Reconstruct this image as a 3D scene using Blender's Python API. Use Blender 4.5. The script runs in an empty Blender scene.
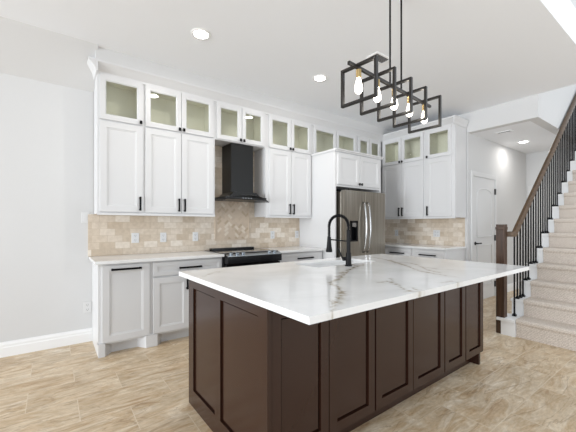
import bpy, bmesh, math, random
from mathutils import Vector, Matrix
random.seed(7)
PI = math.pi
R = math.radians
scene = bpy.context.scene
C = scene.collection

# ------------------------------------------------------------------ camera, world, light, exposure
cam_d = bpy.data.cameras.new('camera')
cam = bpy.data.objects.new('camera', cam_d)
C.objects.link(cam)
cam.location = (0, 0, 1.255)
cam.rotation_euler = (R(90), 0, R(-36.4))
cam_d.sensor_width = 36.0
cam_d.lens = 319.7 / 576 * 36
cam_d.shift_y = 9 / 576
cam_d.clip_start = 0.05
scene.camera = cam

world = bpy.data.worlds.new('daylight')
scene.world = world
world.use_nodes = True
bg = world.node_tree.nodes['Background']
bg.inputs[0].default_value = (0.90, 0.95, 1.0, 1)
bg.inputs[1].default_value = 0.80

def area_light(name, loc, rot, sx, sy, power, color=(1, 1, 1), spread=180):
    d = bpy.data.lights.new(name, 'AREA')
    d.shape = 'RECTANGLE'; d.size = sx; d.size_y = sy
    d.energy = power; d.color = color; d.spread = R(spread)
    o = bpy.data.objects.new(name, d); C.objects.link(o)
    o.location = loc; o.rotation_euler = rot
    return o

# added fill lamps behind and left of the camera, tilted up at the ceiling
area_light('fill_light', (-1.0, -3.6, 1.2), (R(140), 0, R(-26)), 4.0, 2.0, 18, (0.90, 0.95, 1.0))
area_light('fill_light', (-9.5, 0.8, 1.3), (R(110), 0, R(-90)), 5.0, 2.4, 630, (0.90, 0.95, 1.0))
area_light('fill_light', (4.0, -3.2, 1.2), (R(140), 0, R(0)), 3.0, 2.0, 52, (0.90, 0.95, 1.0))

vs = scene.view_settings
vs.view_transform = 'Standard'; vs.look = 'None'
vs.exposure = 0.52; vs.gamma = 1.0
vs.use_curve_mapping = False

# ------------------------------------------------------------------ materials
def newmat(name):
    m = bpy.data.materials.new(name); m.use_nodes = True
    nt = m.node_tree
    return m, nt, nt.nodes['Principled BSDF']

def lin(r, g, b):
    f = lambda c: (c / 255 / 12.92) if c / 255 <= 0.04045 else ((c / 255 + 0.055) / 1.055) ** 2.4
    return (f(r), f(g), f(b), 1)

def plain(name, rgb, rough=0.5, metal=0.0, noise=0.0, nscale=8.0, bump=0.0, coat=0.0, spec=0.5):
    m, nt, p = newmat(name)
    p.inputs['Roughness'].default_value = rough
    p.inputs['Metallic'].default_value = metal
    p.inputs['Specular IOR Level'].default_value = spec
    if coat: p.inputs['Coat Weight'].default_value = coat
    tc = nt.nodes.new('ShaderNodeTexCoord')
    nz = nt.nodes.new('ShaderNodeTexNoise'); nz.inputs['Scale'].default_value = nscale
    nz.inputs['Detail'].default_value = 4
    nt.links.new(tc.outputs['Object'], nz.inputs['Vector'])
    rp = nt.nodes.new('ShaderNodeMapRange')
    rp.inputs[3].default_value = 1 - noise; rp.inputs[4].default_value = 1 + noise
    nt.links.new(nz.outputs['Fac'], rp.inputs[0])
    mx = nt.nodes.new('ShaderNodeVectorMath'); mx.operation = 'SCALE'
    mx.inputs[0].default_value = rgb[:3]
    nt.links.new(rp.outputs[0], mx.inputs['Scale'])
    nt.links.new(mx.outputs[0], p.inputs['Base Color'])
    if bump:
        b = nt.nodes.new('ShaderNodeBump'); b.inputs['Strength'].default_value = bump
        b.inputs['Distance'].default_value = 0.004
        nt.links.new(nz.outputs['Fac'], b.inputs['Height'])
        nt.links.new(b.outputs[0], p.inputs['Normal'])
    return m

def emit(name, rgb, strength):
    m, nt, p = newmat(name)
    p.inputs['Base Color'].default_value = (*rgb, 1)
    p.inputs['Emission Color'].default_value = (*rgb, 1)
    p.inputs['Emission Strength'].default_value = strength
    return m

def ramp(nt, stops):
    r = nt.nodes.new('ShaderNodeValToRGB')
    e = r.color_ramp.elements
    while len(e) < len(stops): e.new(0.5)
    for el, (pos, col) in zip(e, stops):
        el.position = pos; el.color = col
    return r

M = {}
M['wall'] = plain('wall_paint', (0.66, 0.66, 0.66), 0.7, noise=0.01, nscale=40, bump=0.03)
M['ceiling'] = plain('ceiling_paint', (0.87, 0.885, 0.91), 0.8, noise=0.01, nscale=60, bump=0.05)
M['trim'] = plain('trim_paint', (0.87, 0.87, 0.87), 0.4, noise=0.005)
M['cab'] = plain('cabinet_paint', (0.68, 0.68, 0.685), 0.35, noise=0.005)
M['inside'] = plain('cabinet_lining', (0.90, 0.89, 0.79), 0.5, noise=0.03)
M['black'] = plain('black_metal', (0.005, 0.005, 0.006), 0.4, noise=0.1, spec=0.15)
M['matte_black'] = plain('matte_black', (0.006, 0.006, 0.007), 0.42, noise=0.05, spec=0.18)
M['brown'] = plain('espresso_paint', lin(49, 29, 21), 0.22, noise=0.03, nscale=30, spec=0.42)
M['hood'] = plain('hood_black_steel', (0.007, 0.007, 0.0065), 0.28, noise=0.05, spec=0.35)
M['cooktop'] = plain('cooktop_glass', (0.012, 0.012, 0.014), 0.06, noise=0.02)
M['range'] = plain('range_black', (0.004, 0.004, 0.005), 0.22, noise=0.05, spec=0.3)
M['chrome'] = plain('brushed_chrome', (0.38, 0.38, 0.38), 0.25, metal=1.0, noise=0.02)
M['rangesteel'] = plain('range_steel_trim', (0.36, 0.40, 0.44), 0.3, metal=0.8, noise=0.03)
M['brass'] = plain('brass', (0.60, 0.43, 0.20), 0.3, metal=1.0, noise=0.03)
M['bronze'] = plain('dark_bronze', (0.012, 0.010, 0.009), 0.3, noise=0.1, spec=0.45)
M['door'] = plain('door_paint', (0.70, 0.70, 0.70), 0.4, noise=0.005)
M['plate'] = plain('plate_plastic', (0.72, 0.72, 0.72), 0.35, noise=0.005)
M['slot'] = plain('slot_grey', (0.25, 0.25, 0.25), 0.5, noise=0.02)
M['sink'] = plain('sink_fireclay', (0.86, 0.86, 0.86), 0.15, noise=0.005)
M['hinge'] = plain('hinge_black', (0.02, 0.02, 0.02), 0.4, noise=0.02)
M['ceil_light'] = emit('lamp_lens', (1.0, 0.98, 0.95), 9.0)
M['bulb'] = emit('bulb_glow', (1.0, 0.93, 0.80), 7.0)
M['vent'] = plain('vent_grey', (0.6, 0.6, 0.61), 0.5, noise=0.02)
M['ventdark'] = plain('vent_dark', (0.06, 0.06, 0.06), 0.6, noise=0.02)

def make_glass():
    m, nt, p = newmat('cabinet_glass')
    out = nt.nodes['Material Output']
    tr = nt.nodes.new('ShaderNodeBsdfTransparent'); tr.inputs[0].default_value = (0.97, 0.975, 0.95, 1)
    gl = nt.nodes.new('ShaderNodeBsdfGlossy'); gl.inputs['Roughness'].default_value = 0.02
    lw = nt.nodes.new('ShaderNodeLayerWeight'); lw.inputs[0].default_value = 0.5
    pw = nt.nodes.new('ShaderNodeMath'); pw.operation = 'POWER'; pw.inputs[1].default_value = 4.0
    nt.links.new(lw.outputs['Facing'], pw.inputs[0])
    fr = nt.nodes.new('ShaderNodeMath'); fr.operation = 'MULTIPLY_ADD'; fr.inputs[1].default_value = 0.6; fr.inputs[2].default_value = 0.05
    nt.links.new(pw.outputs[0], fr.inputs[0])
    mx = nt.nodes.new('ShaderNodeMixShader')
    nt.links.new(fr.outputs[0], mx.inputs[0]); nt.links.new(tr.outputs[0], mx.inputs[1]); nt.links.new(gl.outputs[0], mx.inputs[2])
    nt.links.new(mx.outputs[0], out.inputs[0])
    return m
M['glass'] = make_glass()

def make_hoodglass():
    m, nt, p = newmat('hood_canopy_glass')
    p.inputs['Base Color'].default_value = (0.02, 0.02, 0.022, 1)
    p.inputs['Roughness'].default_value = 0.05
    p.inputs['Alpha'].default_value = 0.75
    return m
M['hoodglass'] = make_hoodglass()

def make_steel():
    m, nt, p = newmat('brushed_stainless')
    p.inputs['Metallic'].default_value = 1.0; p.inputs['Roughness'].default_value = 0.30
    tc = nt.nodes.new('ShaderNodeTexCoord'); mp = nt.nodes.new('ShaderNodeMapping')
    mp.inputs['Scale'].default_value = (90, 90, 1.0)
    nz = nt.nodes.new('ShaderNodeTexNoise'); nz.inputs['Scale'].default_value = 1.0; nz.inputs['Detail'].default_value = 3
    nt.links.new(tc.outputs['Object'], mp.inputs[0]); nt.links.new(mp.outputs[0], nz.inputs['Vector'])
    r = ramp(nt, [(0.3, lin(128, 122, 112)), (0.7, lin(166, 160, 150))])
    nt.links.new(nz.outputs['Fac'], r.inputs[0]); nt.links.new(r.outputs[0], p.inputs['Base Color'])
    return m
M['steel'] = make_steel()

def make_floor():
    m, nt, p = newmat('travertine_floor_tile')
    L = nt.links.new
    tc = nt.nodes.new('ShaderNodeTexCoord')
    mp = nt.nodes.new('ShaderNodeMapping'); mp.inputs['Location'].default_value = (-0.145 + 5.8, -0.833 + 6.4, 0)
    L(tc.outputs['Object'], mp.inputs[0])
    bk = nt.nodes.new('ShaderNodeTexBrick'); bk.offset = 0.5
    bk.inputs['Scale'].default_value = 1.0
    bk.inputs['Brick Width'].default_value = 0.58; bk.inputs['Row Height'].default_value = 0.32
    bk.inputs['Mortar Size'].default_value = 0.0026; bk.inputs['Mortar Smooth'].default_value = 0.2
    bk.inputs['Color1'].default_value = (0, 0, 0, 1); bk.inputs['Color2'].default_value = (1, 1, 1, 1)
    L(mp.outputs[0], bk.inputs['Vector'])
    sc = nt.nodes.new('ShaderNodeVectorMath'); sc.operation = 'SCALE'; sc.inputs['Scale'].default_value = 9.0
    L(bk.outputs['Color'], sc.inputs[0])
    ad = nt.nodes.new('ShaderNodeVectorMath'); ad.operation = 'ADD'
    L(tc.outputs['Object'], ad.inputs[0]); L(sc.outputs[0], ad.inputs[1])
    # soft cloudy veining running along the boards
    m1 = nt.nodes.new('ShaderNodeMapping'); m1.inputs['Scale'].default_value = (0.9, 3.4, 1)
    L(ad.outputs[0], m1.inputs[0])
    n1 = nt.nodes.new('ShaderNodeTexNoise'); n1.inputs['Scale'].default_value = 3.0
    n1.inputs['Detail'].default_value = 8; n1.inputs['Roughness'].default_value = 0.70; n1.inputs['Distortion'].default_value = 1.3
    L(m1.outputs[0], n1.inputs['Vector'])
    r1 = ramp(nt, [(0.32, lin(184, 154, 118)), (0.44, lin(206, 183, 151)), (0.55, lin(220, 203, 177)), (0.68, lin(238, 227, 210))])
    L(n1.outputs['Fac'], r1.inputs[0])
    # blotches
    n2 = nt.nodes.new('ShaderNodeTexNoise'); n2.inputs['Scale'].default_value = 3.2
    n2.inputs['Detail'].default_value = 6; n2.inputs['Roughness'].default_value = 0.65; n2.inputs['Distortion'].default_value = 0.6
    L(ad.outputs[0], n2.inputs['Vector'])
    r2 = ramp(nt, [(0.3, (0.72, 0.68, 0.62, 1)), (0.7, (1.06, 1.05, 1.04, 1))])
    L(n2.outputs['Fac'], r2.inputs[0])
    mu = nt.nodes.new('ShaderNodeMix'); mu.data_type = 'RGBA'; mu.blend_type = 'MULTIPLY'; mu.inputs[0].default_value = 0.8
    L(r1.outputs[0], mu.inputs[6]); L(r2.outputs[0], mu.inputs[7])
    # thin crack-like veins
    m3 = nt.nodes.new('ShaderNodeMapping'); m3.inputs['Scale'].default_value = (0.7, 4.0, 1)
    L(ad.outputs[0], m3.inputs[0])
    n3 = nt.nodes.new('ShaderNodeTexNoise'); n3.inputs['Scale'].default_value = 1.5; n3.inputs['Detail'].default_value = 5; n3.inputs['Distortion'].default_value = 0.8
    L(m3.outputs[0], n3.inputs['Vector'])
    r3 = ramp(nt, [(0.488, (0, 0, 0, 1)), (0.5, (1, 1, 1, 1)), (0.512, (0, 0, 0, 1))])
    L(n3.outputs['Fac'], r3.inputs[0])
    vs_ = nt.nodes.new('ShaderNodeMath'); vs_.operation = 'MULTIPLY'; vs_.inputs[1].default_value = 0.6
    L(r3.outputs[0], vs_.inputs[0])
    mv = nt.nodes.new('ShaderNodeMix'); mv.data_type = 'RGBA'
    L(vs_.outputs[0], mv.inputs[0]); L(mu.outputs[2], mv.inputs[6]); mv.inputs[7].default_value = lin(150, 122, 92)
    mg = nt.nodes.new('ShaderNodeMix'); mg.data_type = 'RGBA'
    gm = nt.nodes.new('ShaderNodeMath'); gm.operation = 'MULTIPLY'; gm.inputs[1].default_value = 0.5; L(bk.outputs['Fac'], gm.inputs[0])
    n4 = nt.nodes.new('ShaderNodeTexNoise'); n4.inputs['Scale'].default_value = 38; n4.inputs['Detail'].default_value = 5; n4.inputs['Roughness'].default_value = 0.7
    m4 = nt.nodes.new('ShaderNodeMapping'); m4.inputs['Scale'].default_value = (0.6, 1.5, 1); L(ad.outputs[0], m4.inputs[0]); L(m4.outputs[0], n4.inputs['Vector'])
    r4 = ramp(nt, [(0.3, (0.86, 0.84, 0.82, 1)), (0.65, (1.07, 1.07, 1.07, 1))]); L(n4.outputs['Fac'], r4.inputs[0])
    m5 = nt.nodes.new('ShaderNodeMix'); m5.data_type = 'RGBA'; m5.blend_type = 'MULTIPLY'; m5.inputs[0].default_value = 1.0
    L(mv.outputs[2], m5.inputs[6]); L(r4.outputs[0], m5.inputs[7])
    L(gm.outputs[0], mg.inputs[0]); L(m5.outputs[2], mg.inputs[6]); mg.inputs[7].default_value = lin(226, 214, 194)
    L(mg.outputs[2], p.inputs['Base Color'])
    p.inputs['Roughness'].default_value = 0.38
    b = nt.nodes.new('ShaderNodeBump'); b.inputs['Strength'].default_value = 0.25; b.inputs['Distance'].default_value = 0.002; b.invert = True
    L(bk.outputs['Fac'], b.inputs['Height']); L(b.outputs[0], p.inputs['Normal'])
    return m
M['floor'] = make_floor()

def make_splash():
    m, nt, p = newmat('travertine_subway_tile')
    L = nt.links.new
    tc = nt.nodes.new('ShaderNodeTexCoord')
    sx = nt.nodes.new('ShaderNodeSeparateXYZ'); L(tc.outputs['Object'], sx.inputs[0])
    su = nt.nodes.new('ShaderNodeMath'); su.operation = 'SUBTRACT'; L(sx.outputs[0], su.inputs[0]); L(sx.outputs[1], su.inputs[1])
    cb = nt.nodes.new('ShaderNodeCombineXYZ'); L(su.outputs[0], cb.inputs[0]); L(sx.outputs[2], cb.inputs[1])
    mp = nt.nodes.new('ShaderNodeMapping'); mp.inputs['Location'].default_value = (5.0, -0.915 + 0.745, 0)
    L(cb.outputs[0], mp.inputs[0])
    bk = nt.nodes.new('ShaderNodeTexBrick'); bk.offset = 0.5
    bk.inputs['Scale'].default_value = 1.0
    bk.inputs['Brick Width'].default_value = 0.152; bk.inputs['Row Height'].default_value = 0.0745
    bk.inputs['Mortar Size'].default_value = 0.0014; bk.inputs['Mortar Smooth'].default_value = 0.1
    bk.inputs['Color1'].default_value = (0, 0, 0, 1); bk.inputs['Color2'].default_value = (1, 1, 1, 1)
    L(mp.outputs[0], bk.inputs['Vector'])
    r = ramp(nt, [(0.0, lin(202, 185, 164)), (0.3, lin(212, 197, 178)), (0.65, lin(221, 208, 192)), (1.0, lin(236, 227, 215))])
    L(bk.outputs['Color'], r.inputs[0])
    n = nt.nodes.new('ShaderNodeTexNoise'); n.inputs['Scale'].default_value = 26; n.inputs['Detail'].default_value = 5
    L(tc.outputs['Object'], n.inputs['Vector'])
    r2 = ramp(nt, [(0.3, (0.88, 0.86, 0.83, 1)), (0.7, (1.04, 1.04, 1.04, 1))]); L(n.outputs['Fac'], r2.inputs[0])
    mu = nt.nodes.new('ShaderNodeMix'); mu.data_type = 'RGBA'; mu.blend_type = 'MULTIPLY'; mu.inputs[0].default_value = 1
    L(r.outputs[0], mu.inputs[6]); L(r2.outputs[0], mu.inputs[7])
    mg = nt.nodes.new('ShaderNodeMix'); mg.data_type = 'RGBA'
    L(bk.outputs['Fac'], mg.inputs[0]); L(mu.outputs[2], mg.inputs[6]); mg.inputs[7].default_value = lin(192, 176, 154)
    L(mg.outputs[2], p.inputs['Base Color'])
    p.inputs['Roughness'].default_value = 0.45
    b = nt.nodes.new('ShaderNodeBump'); b.inputs['Strength'].default_value = 0.3; b.inputs['Distance'].default_value = 0.002; b.invert = True
    L(bk.outputs['Fac'], b.inputs['Height']); L(b.outputs[0], p.inputs['Normal'])
    return m
M['splash'] = make_splash()
M['herring'] = [plain('herringbone_%s' % n, lin(*c), 0.45, noise=0.08, nscale=30) for n, c in
                (('sand', (206, 187, 165)), ('tan', (190, 169, 144)), ('cream', (220, 206, 188)), ('taupe', (200, 181, 159)))]
M['grout'] = plain('tile_grout', lin(168, 150, 128), 0.7, noise=0.03)

def make_quartz():
    m, nt, p = newmat('white_quartz')
    L = nt.links.new
    tc = nt.nodes.new('ShaderNodeTexCoord')
    n = nt.nodes.new('ShaderNodeTexNoise'); n.inputs['Scale'].default_value = 2.2; n.inputs['Detail'].default_value = 6; n.inputs['Distortion'].default_value = 1.2
    L(tc.outputs['Object'], n.inputs['Vector'])
    r = ramp(nt, [(0.35, (0.76, 0.76, 0.755, 1)), (0.6, (0.84, 0.84, 0.84, 1))]); L(n.outputs['Fac'], r.inputs[0])
    at = nt.nodes.new('ShaderNodeAttribute'); at.attribute_name = 'vein'
    n2 = nt.nodes.new('ShaderNodeTexNoise'); n2.inputs['Scale'].default_value = 30; n2.inputs['Detail'].default_value = 4
    L(tc.outputs['Object'], n2.inputs['Vector'])
    r2 = ramp(nt, [(0.35, (0.25, 0.25, 0.25, 1)), (0.6, (1, 1, 1, 1))]); L(n2.outputs['Fac'], r2.inputs[0])
    mm = nt.nodes.new('ShaderNodeMath'); mm.operation = 'MULTIPLY'
    L(at.outputs['Fac'], mm.inputs[0]); L(r2.outputs[0], mm.inputs[1])
    mx = nt.nodes.new('ShaderNodeMix'); mx.data_type = 'RGBA'
    L(mm.outputs[0], mx.inputs[0]); L(r.outputs[0], mx.inputs[6]); mx.inputs[7].default_value = lin(148, 134, 108)
    L(mx.outputs[2], p.inputs['Base Color'])
    p.inputs['Roughness'].default_value = 0.12
    return m
M['quartz'] = make_quartz()

def make_wood(name, dark, light, rough=0.4, axis='X'):
    m, nt, p = newmat(name)
    L = nt.links.new
    tc = nt.nodes.new('ShaderNodeTexCoord'); mp = nt.nodes.new('ShaderNodeMapping')
    mp.inputs['Scale'].default_value = (3, 40, 40) if axis == 'X' else (40, 40, 3)
    L(tc.outputs['Object'], mp.inputs[0])
    n = nt.nodes.new('ShaderNodeTexNoise'); n.inputs['Scale'].default_value = 1; n.inputs['Detail'].default_value = 6; n.inputs['Distortion'].default_value = 1.0
    L(mp.outputs[0], n.inputs['Vector'])
    r = ramp(nt, [(0.3, dark), (0.7, light)]); L(n.outputs['Fac'], r.inputs[0])
    L(r.outputs[0], p.inputs['Base Color']); p.inputs['Roughness'].default_value = rough
    return m
M['newel'] = make_wood('walnut_stained_post', lin(48, 32, 23), lin(84, 60, 43), axis='Z')
M['rail'] = make_wood('walnut_stained_rail', lin(58, 41, 25), lin(98, 74, 47), axis='X')

def make_carpet():
    m, nt, p = newmat('stair_carpet')
    L = nt.links.new
    tc = nt.nodes.new('ShaderNodeTexCoord')
    w = nt.nodes.new('ShaderNodeTexNoise'); w.inputs['Scale'].default_value = 160; w.inputs['Detail'].default_value = 3
    L(tc.outputs['Object'], w.inputs['Vector'])
    wv = nt.nodes.new('ShaderNodeTexWave'); wv.wave_type = 'BANDS'; wv.bands_direction = 'DIAGONAL'
    wv.inputs['Scale'].default_value = 22; wv.inputs['Distortion'].default_value = 6; wv.inputs['Detail Scale'].default_value = 3
    L(tc.outputs['Object'], wv.inputs['Vector'])
    ad = nt.nodes.new('ShaderNodeMath'); ad.operation = 'MULTIPLY_ADD'; ad.inputs[1].default_value = 0.22
    L(wv.outputs['Fac'], ad.inputs[0]); L(w.outputs['Fac'], ad.inputs[2])
    r = ramp(nt, [(0.35, lin(178, 166, 154)), (0.8, lin(218, 208, 198))]); L(ad.outputs[0], r.inputs[0])
    L(r.outputs[0], p.inputs['Base Color']); p.inputs['Roughness'].default_value = 0.95
    p.inputs['Specular IOR Level'].default_value = 0.1
    b = nt.nodes.new('ShaderNodeBump'); b.inputs['Strength'].default_value = 0.6; b.inputs['Distance'].default_value = 0.004
    L(w.outputs['Fac'], b.inputs['Height']); L(b.outputs[0], p.inputs['Normal'])
    return m
M['carpet'] = make_carpet()

# ------------------------------------------------------------------ helpers
def box(bm, x0, x1, y0, y1, z0, z1):
    vs_ = [bm.verts.new((x, y, z)) for z in (z0, z1) for y in (y0, y1) for x in (x0, x1)]
    for f in ((0, 2, 3, 1), (4, 5, 7, 6), (0, 1, 5, 4), (2, 6, 7, 3), (0, 4, 6, 2), (1, 3, 7, 5)):
        bm.faces.new([vs_[i] for i in f])

def prism(bm, pts, axis, a0, a1):
    """extrude a 2-D outline along an axis ('X': pts are (y,z), 'Y': (x,z), 'Z': (x,y))"""
    def mk(p, a):
        return {'X': (a, p[0], p[1]), 'Y': (p[0], a, p[1]), 'Z': (p[0], p[1], a)}[axis]
    A = [bm.verts.new(mk(p, a0)) for p in pts]; B = [bm.verts.new(mk(p, a1)) for p in pts]
    n = len(pts)
    bm.faces.new(A[::-1]); bm.faces.new(B)
    for i in range(n):
        bm.faces.new((A[i], A[(i + 1) % n], B[(i + 1) % n], B[i]))

def lathe(bm, prof, center=(0, 0, 0), seg=16, axis='Z'):
    rings = []
    for r, h in prof:
        ring = []
        for i in range(seg):
            a = 2 * PI * i / seg
            c, s = r * math.cos(a), r * math.sin(a)
            v = {'Z': (c, s, h), 'Y': (c, h, s), 'X': (h, c, s)}[axis]
            ring.append(bm.verts.new((v[0] + center[0], v[1] + center[1], v[2] + center[2])))
        rings.append(ring)
    for a, b in zip(rings, rings[1:]):
        for i in range(seg):
            bm.faces.new((a[i], a[(i + 1) % seg], b[(i + 1) % seg], b[i]))
    bm.faces.new(rings[0][::-1]); bm.faces.new(rings[-1])

def tube(bm, pts, r, seg=10):
    pts = [Vector(p) for p in pts]
    rings = []
    up = Vector((0, 0, 1))
    prev = None
    for i, p in enumerate(pts):
        t = (pts[min(i + 1, len(pts) - 1)] - pts[max(i - 1, 0)]).normalized()
        if prev is None:
            n = t.orthogonal().normalized()
        else:
            n = (prev - t * prev.dot(t)).normalized()
        prev = n
        b = t.cross(n)
        rr = r[i] if isinstance(r, (list, tuple)) else r
        rings.append([bm.verts.new(p + (n * math.cos(2 * PI * k / seg) + b * math.sin(2 * PI * k / seg)) * rr) for k in range(seg)])
    for a, b in zip(rings, rings[1:]):
        for i in range(seg):
            bm.faces.new((a[i], a[(i + 1) % seg], b[(i + 1) % seg], b[i]))
    bm.faces.new(rings[0][::-1]); bm.faces.new(rings[-1])

def obj(name, bm, mat, parent=None, bevel=0.0, smooth=False):
    bmesh.ops.recalc_face_normals(bm, faces=bm.faces)
    me = bpy.data.meshes.new(name); bm.to_mesh(me); bm.free()
    for mm in (mat if isinstance(mat, list) else [mat]): me.materials.append(mm)
    if smooth:
        for p in me.polygons: p.use_smooth = True
    o = bpy.data.objects.new(name, me); C.objects.link(o)
    if parent: o.parent = parent
    if bevel:
        md = o.modifiers.new('bevel', 'BEVEL'); md.width = bevel; md.segments = 2; md.limit_method = 'ANGLE'; md.angle_limit = R(40)
    return o

def bxo(name, dims, mat, parent=None, bevel=0.0):
    bm = bmesh.new(); box(bm, *dims); return obj(name, bm, mat, parent, bevel)

def thing(name, label, cat, loc=(0, 0, 0), rotz=0.0, group=None):
    o = bpy.data.objects.new(name, None); C.objects.link(o)
    o.location = loc; o.rotation_euler = (0, 0, rotz); o.empty_display_size = 0.1
    o['label'] = label; o['category'] = cat
    if group: o['group'] = group
    return o

def tag(o, label, cat, group=None):
    o['label'] = label; o['category'] = cat
    if group: o['group'] = group
    return o

def struct(name, bm_or_dims, mat, label=None, parent=None, bevel=0.0):
    if isinstance(bm_or_dims, tuple):
        o = bxo(name, bm_or_dims, mat, parent, bevel)
    else:
        o = obj(name, bm_or_dims, mat, parent, bevel)
    if parent is None: o['kind'] = 'structure'
    if label: o['label'] = label
    return o

def shaker_bm(x0, z0, w, h, s=0.062, t=0.02, yf=-0.02, hole=False, depth=0.009, bead=0.012, groove=0.0):
    """shaker door leaf whose front lies at y=yf and back at y=yf+t"""
    bm = bmesh.new()
    def ring(i, y):
        return [bm.verts.new((x0 + i, y, z0 + i)), bm.verts.new((x0 + w - i, y, z0 + i)),
                bm.verts.new((x0 + w - i, y, z0 + h - i)), bm.verts.new((x0 + i, y, z0 + h - i))]
    c = 0.0015
    rings = [ring(0, yf + t), ring(0, yf + c), ring(c, yf), ring(s, yf), ring(s + 0.002, yf + depth * 0.55),
             ring(s + bead, yf + depth * 0.62), ring(s + bead + 0.002, yf + depth)]
    if groove:
        rings[4:] = [ring(s + 0.001, yf + groove), ring(s + 0.008, yf + groove), ring(s + 0.010, yf + depth)]
    if hole:
        rings.append(ring(s + bead + 0.002, yf + t))
    for a, b in zip(rings, rings[1:]):
        for i in range(4):
            bm.faces.new((a[i], a[(i + 1) % 4], b[(i + 1) % 4], b[i]))
    if hole:
        a, b = rings[-1], rings[0]
        for i in range(4):
            bm.faces.new((a[i], a[(i + 1) % 4], b[(i + 1) % 4], b[i]))
    else:
        bm.faces.new(rings[-1]); bm.faces.new(rings[0][::-1])
    return bm

def bar_handle(parent, x, z, length, vertical=True, yf=-0.02, mat=None):
    """square bar pull with two standoffs, in front of y=yf"""
    bm = bmesh.new()
    h = length / 2; r = 0.0095
    if vertical:
        box(bm, x - r, x + r, yf - 0.036, yf - 0.024, z - h, z + h)
        for s in (-1, 1): box(bm, x - r, x + r, yf - 0.026, yf, z + s * (h - 0.012) - 0.006, z + s * (h - 0.012) + 0.006)
    else:
        box(bm, x - h, x + h, yf - 0.036, yf - 0.024, z - r, z + r)
        for s in (-1, 1): box(bm, x + s * (h - 0.012) - 0.006, x + s * (h - 0.012) + 0.006, yf - 0.026, yf, z - r, z + r)
    return obj('handle', bm, mat or M['black'], parent, 0.0015)

def knob(parent, x, z, yf=-0.02):
    bm = bmesh.new()
    box(bm, x - 0.005, x + 0.005, yf - 0.014, yf, z - 0.008, z + 0.008)
    box(bm, x - 0.0125, x + 0.0125, yf - 0.026, yf - 0.013, z - 0.018, z + 0.018)
    return obj('knob', bm, M['black'], parent, 0.002)

def door(parent, x0, x1, z0, z1, hx=None, hz=None, hl=0.15, vert=True, name='door', mat=None, s=0.062, kn=None, yf=-0.02):
    d = obj(name, shaker_bm(x0, z0, x1 - x0, z1 - z0, s=s, yf=yf), mat or M['cab'], parent)
    if hx is not None: bar_handle(d, hx, hz, hl, vert, yf)
    if kn: knob(d, kn[0], kn[1], yf)
    return d

def glass_door(parent, x0, x1, z0, z1, kx=None, kz=None, s=0.048):
    d = obj('glass_door', shaker_bm(x0, z0, x1 - x0, z1 - z0, s=s, hole=True, bead=0.008), M['cab'], parent)
    i = s + 0.006
    bxo('glass_pane', (x0 + i, x1 - i, -0.009, -0.005, z0 + i, z1 - i), M['glass'], d)
    if kx is not None: knob(d, kx, kz)
    return d

def hollow(bm, x0, x1, y1, z0, z1, t=0.02, mids=()):
    """open-fronted box with a face frame at y=0"""
    box(bm, x0, x0 + t, 0, y1, z0, z1); box(bm, x1 - t, x1, 0, y1, z0, z1)
    box(bm, x0 + t, x1 - t, 0, y1, z1 - t, z1); box(bm, x0 + t, x1 - t, 0, y1, z0, z0 + t)
    box(bm, x0 + t, x1 - t, y1 - 0.01, y1, z0 + t, z1 - t)
    for m_ in mids: box(bm, m_ - 0.02, m_ + 0.02, 0, 0.019, z0 + 0.0405, ZT - 0.0305)

def lining(parent, x0, x1, y1, z0, z1, t=0.021):
    """beige inside faces of a glazed compartment (open at the front)"""
    bm = bmesh.new()
    e = 0.003
    box(bm, x0 + t, x0 + t + e, 0.021, y1 - 0.011, z0 + t, z1 - t); box(bm, x1 - t - e, x1 - t, 0.021, y1 - 0.011, z0 + t, z1 - t)
    box(bm, x0 + t, x1 - t, 0.021, y1 - 0.011, z1 - t - e, z1 - t); box(bm, x0 + t, x1 - t, 0.021, y1 - 0.011, z0 + t, z0 + t + e)
    box(bm, x0 + t, x1 - t, y1 - 0.014, y1 - 0.011, z0 + t, z1 - t)
    return obj('lining', bm, M['inside'], parent)

CROWN = [(0.0, 2.79), (-0.012, 2.79), (-0.014, 2.812), (-0.03, 2.83), (-0.062, 2.868), (-0.075, 2.88), (-0.08, 2.885), (-0.08, 2.905), (0.0, 2.905)]

# ------------------------------------------------------------------ the setting
D = 4.06          # back wall
XR = 5.30         # right kitchen wall
ZC = 3.03         # kitchen ceiling
struct('floor', (-5.0, 10.0, -5.0, 4.2, -0.05, 0.0), M['floor'], 'travertine look floor tiles laid in a running bond')
struct('wall_back', (-5.0, XR + 0.15, D, D + 0.14, 0, 3.4), M['wall'])
struct('wall_right', (XR, XR + 0.14, 2.53, D, 0, 3.4), M['wall'])
struct('ceiling', (-5.0, XR, 0.85, D, ZC, 3.38), M['ceiling'])
struct('wall_upper', (-5.0, XR, 0.85, 0.97, 3.38, 5.6), M['wall'])
bm = bmesh.new(); box(bm, XR, XR + 0.12, 1.475, 2.39, 2.72, 3.38); struct('trim_1', bm, M['wall'], 'dropped header over the hall opening')
struct('ceiling_hall', (XR + 0.12, 8.0, 1.60, 2.39, 2.72, 2.84), M['ceiling'])
struct('wall_stair', (XR + 0.12, 10.0, 1.475, 1.60, 2.72, 5.6), M['wall'])
struct('wall_hall', (XR, 8.0, 2.39, 2.53, 0, 3.4), M['wall'])
struct('wall_end', (7.87, 8.0, 1.50, 2.39, 0, 2.72), M['wall'])
# sloped ceiling strip at the back left and the boxed soffit above the wall cabinets
bm = bmesh.new(); prism(bm, [(3.64, ZC), (D, 2.70), (D, ZC)], 'X', -5.0, 0.364)
struct('trim_2', bm, M['wall'], 'sloped strip between back wall and ceiling')
struct('trim_3', (0.345, XR, 3.682, D, 2.9055, ZC), M['wall'], 'boxed soffit above the cabinets')

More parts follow.
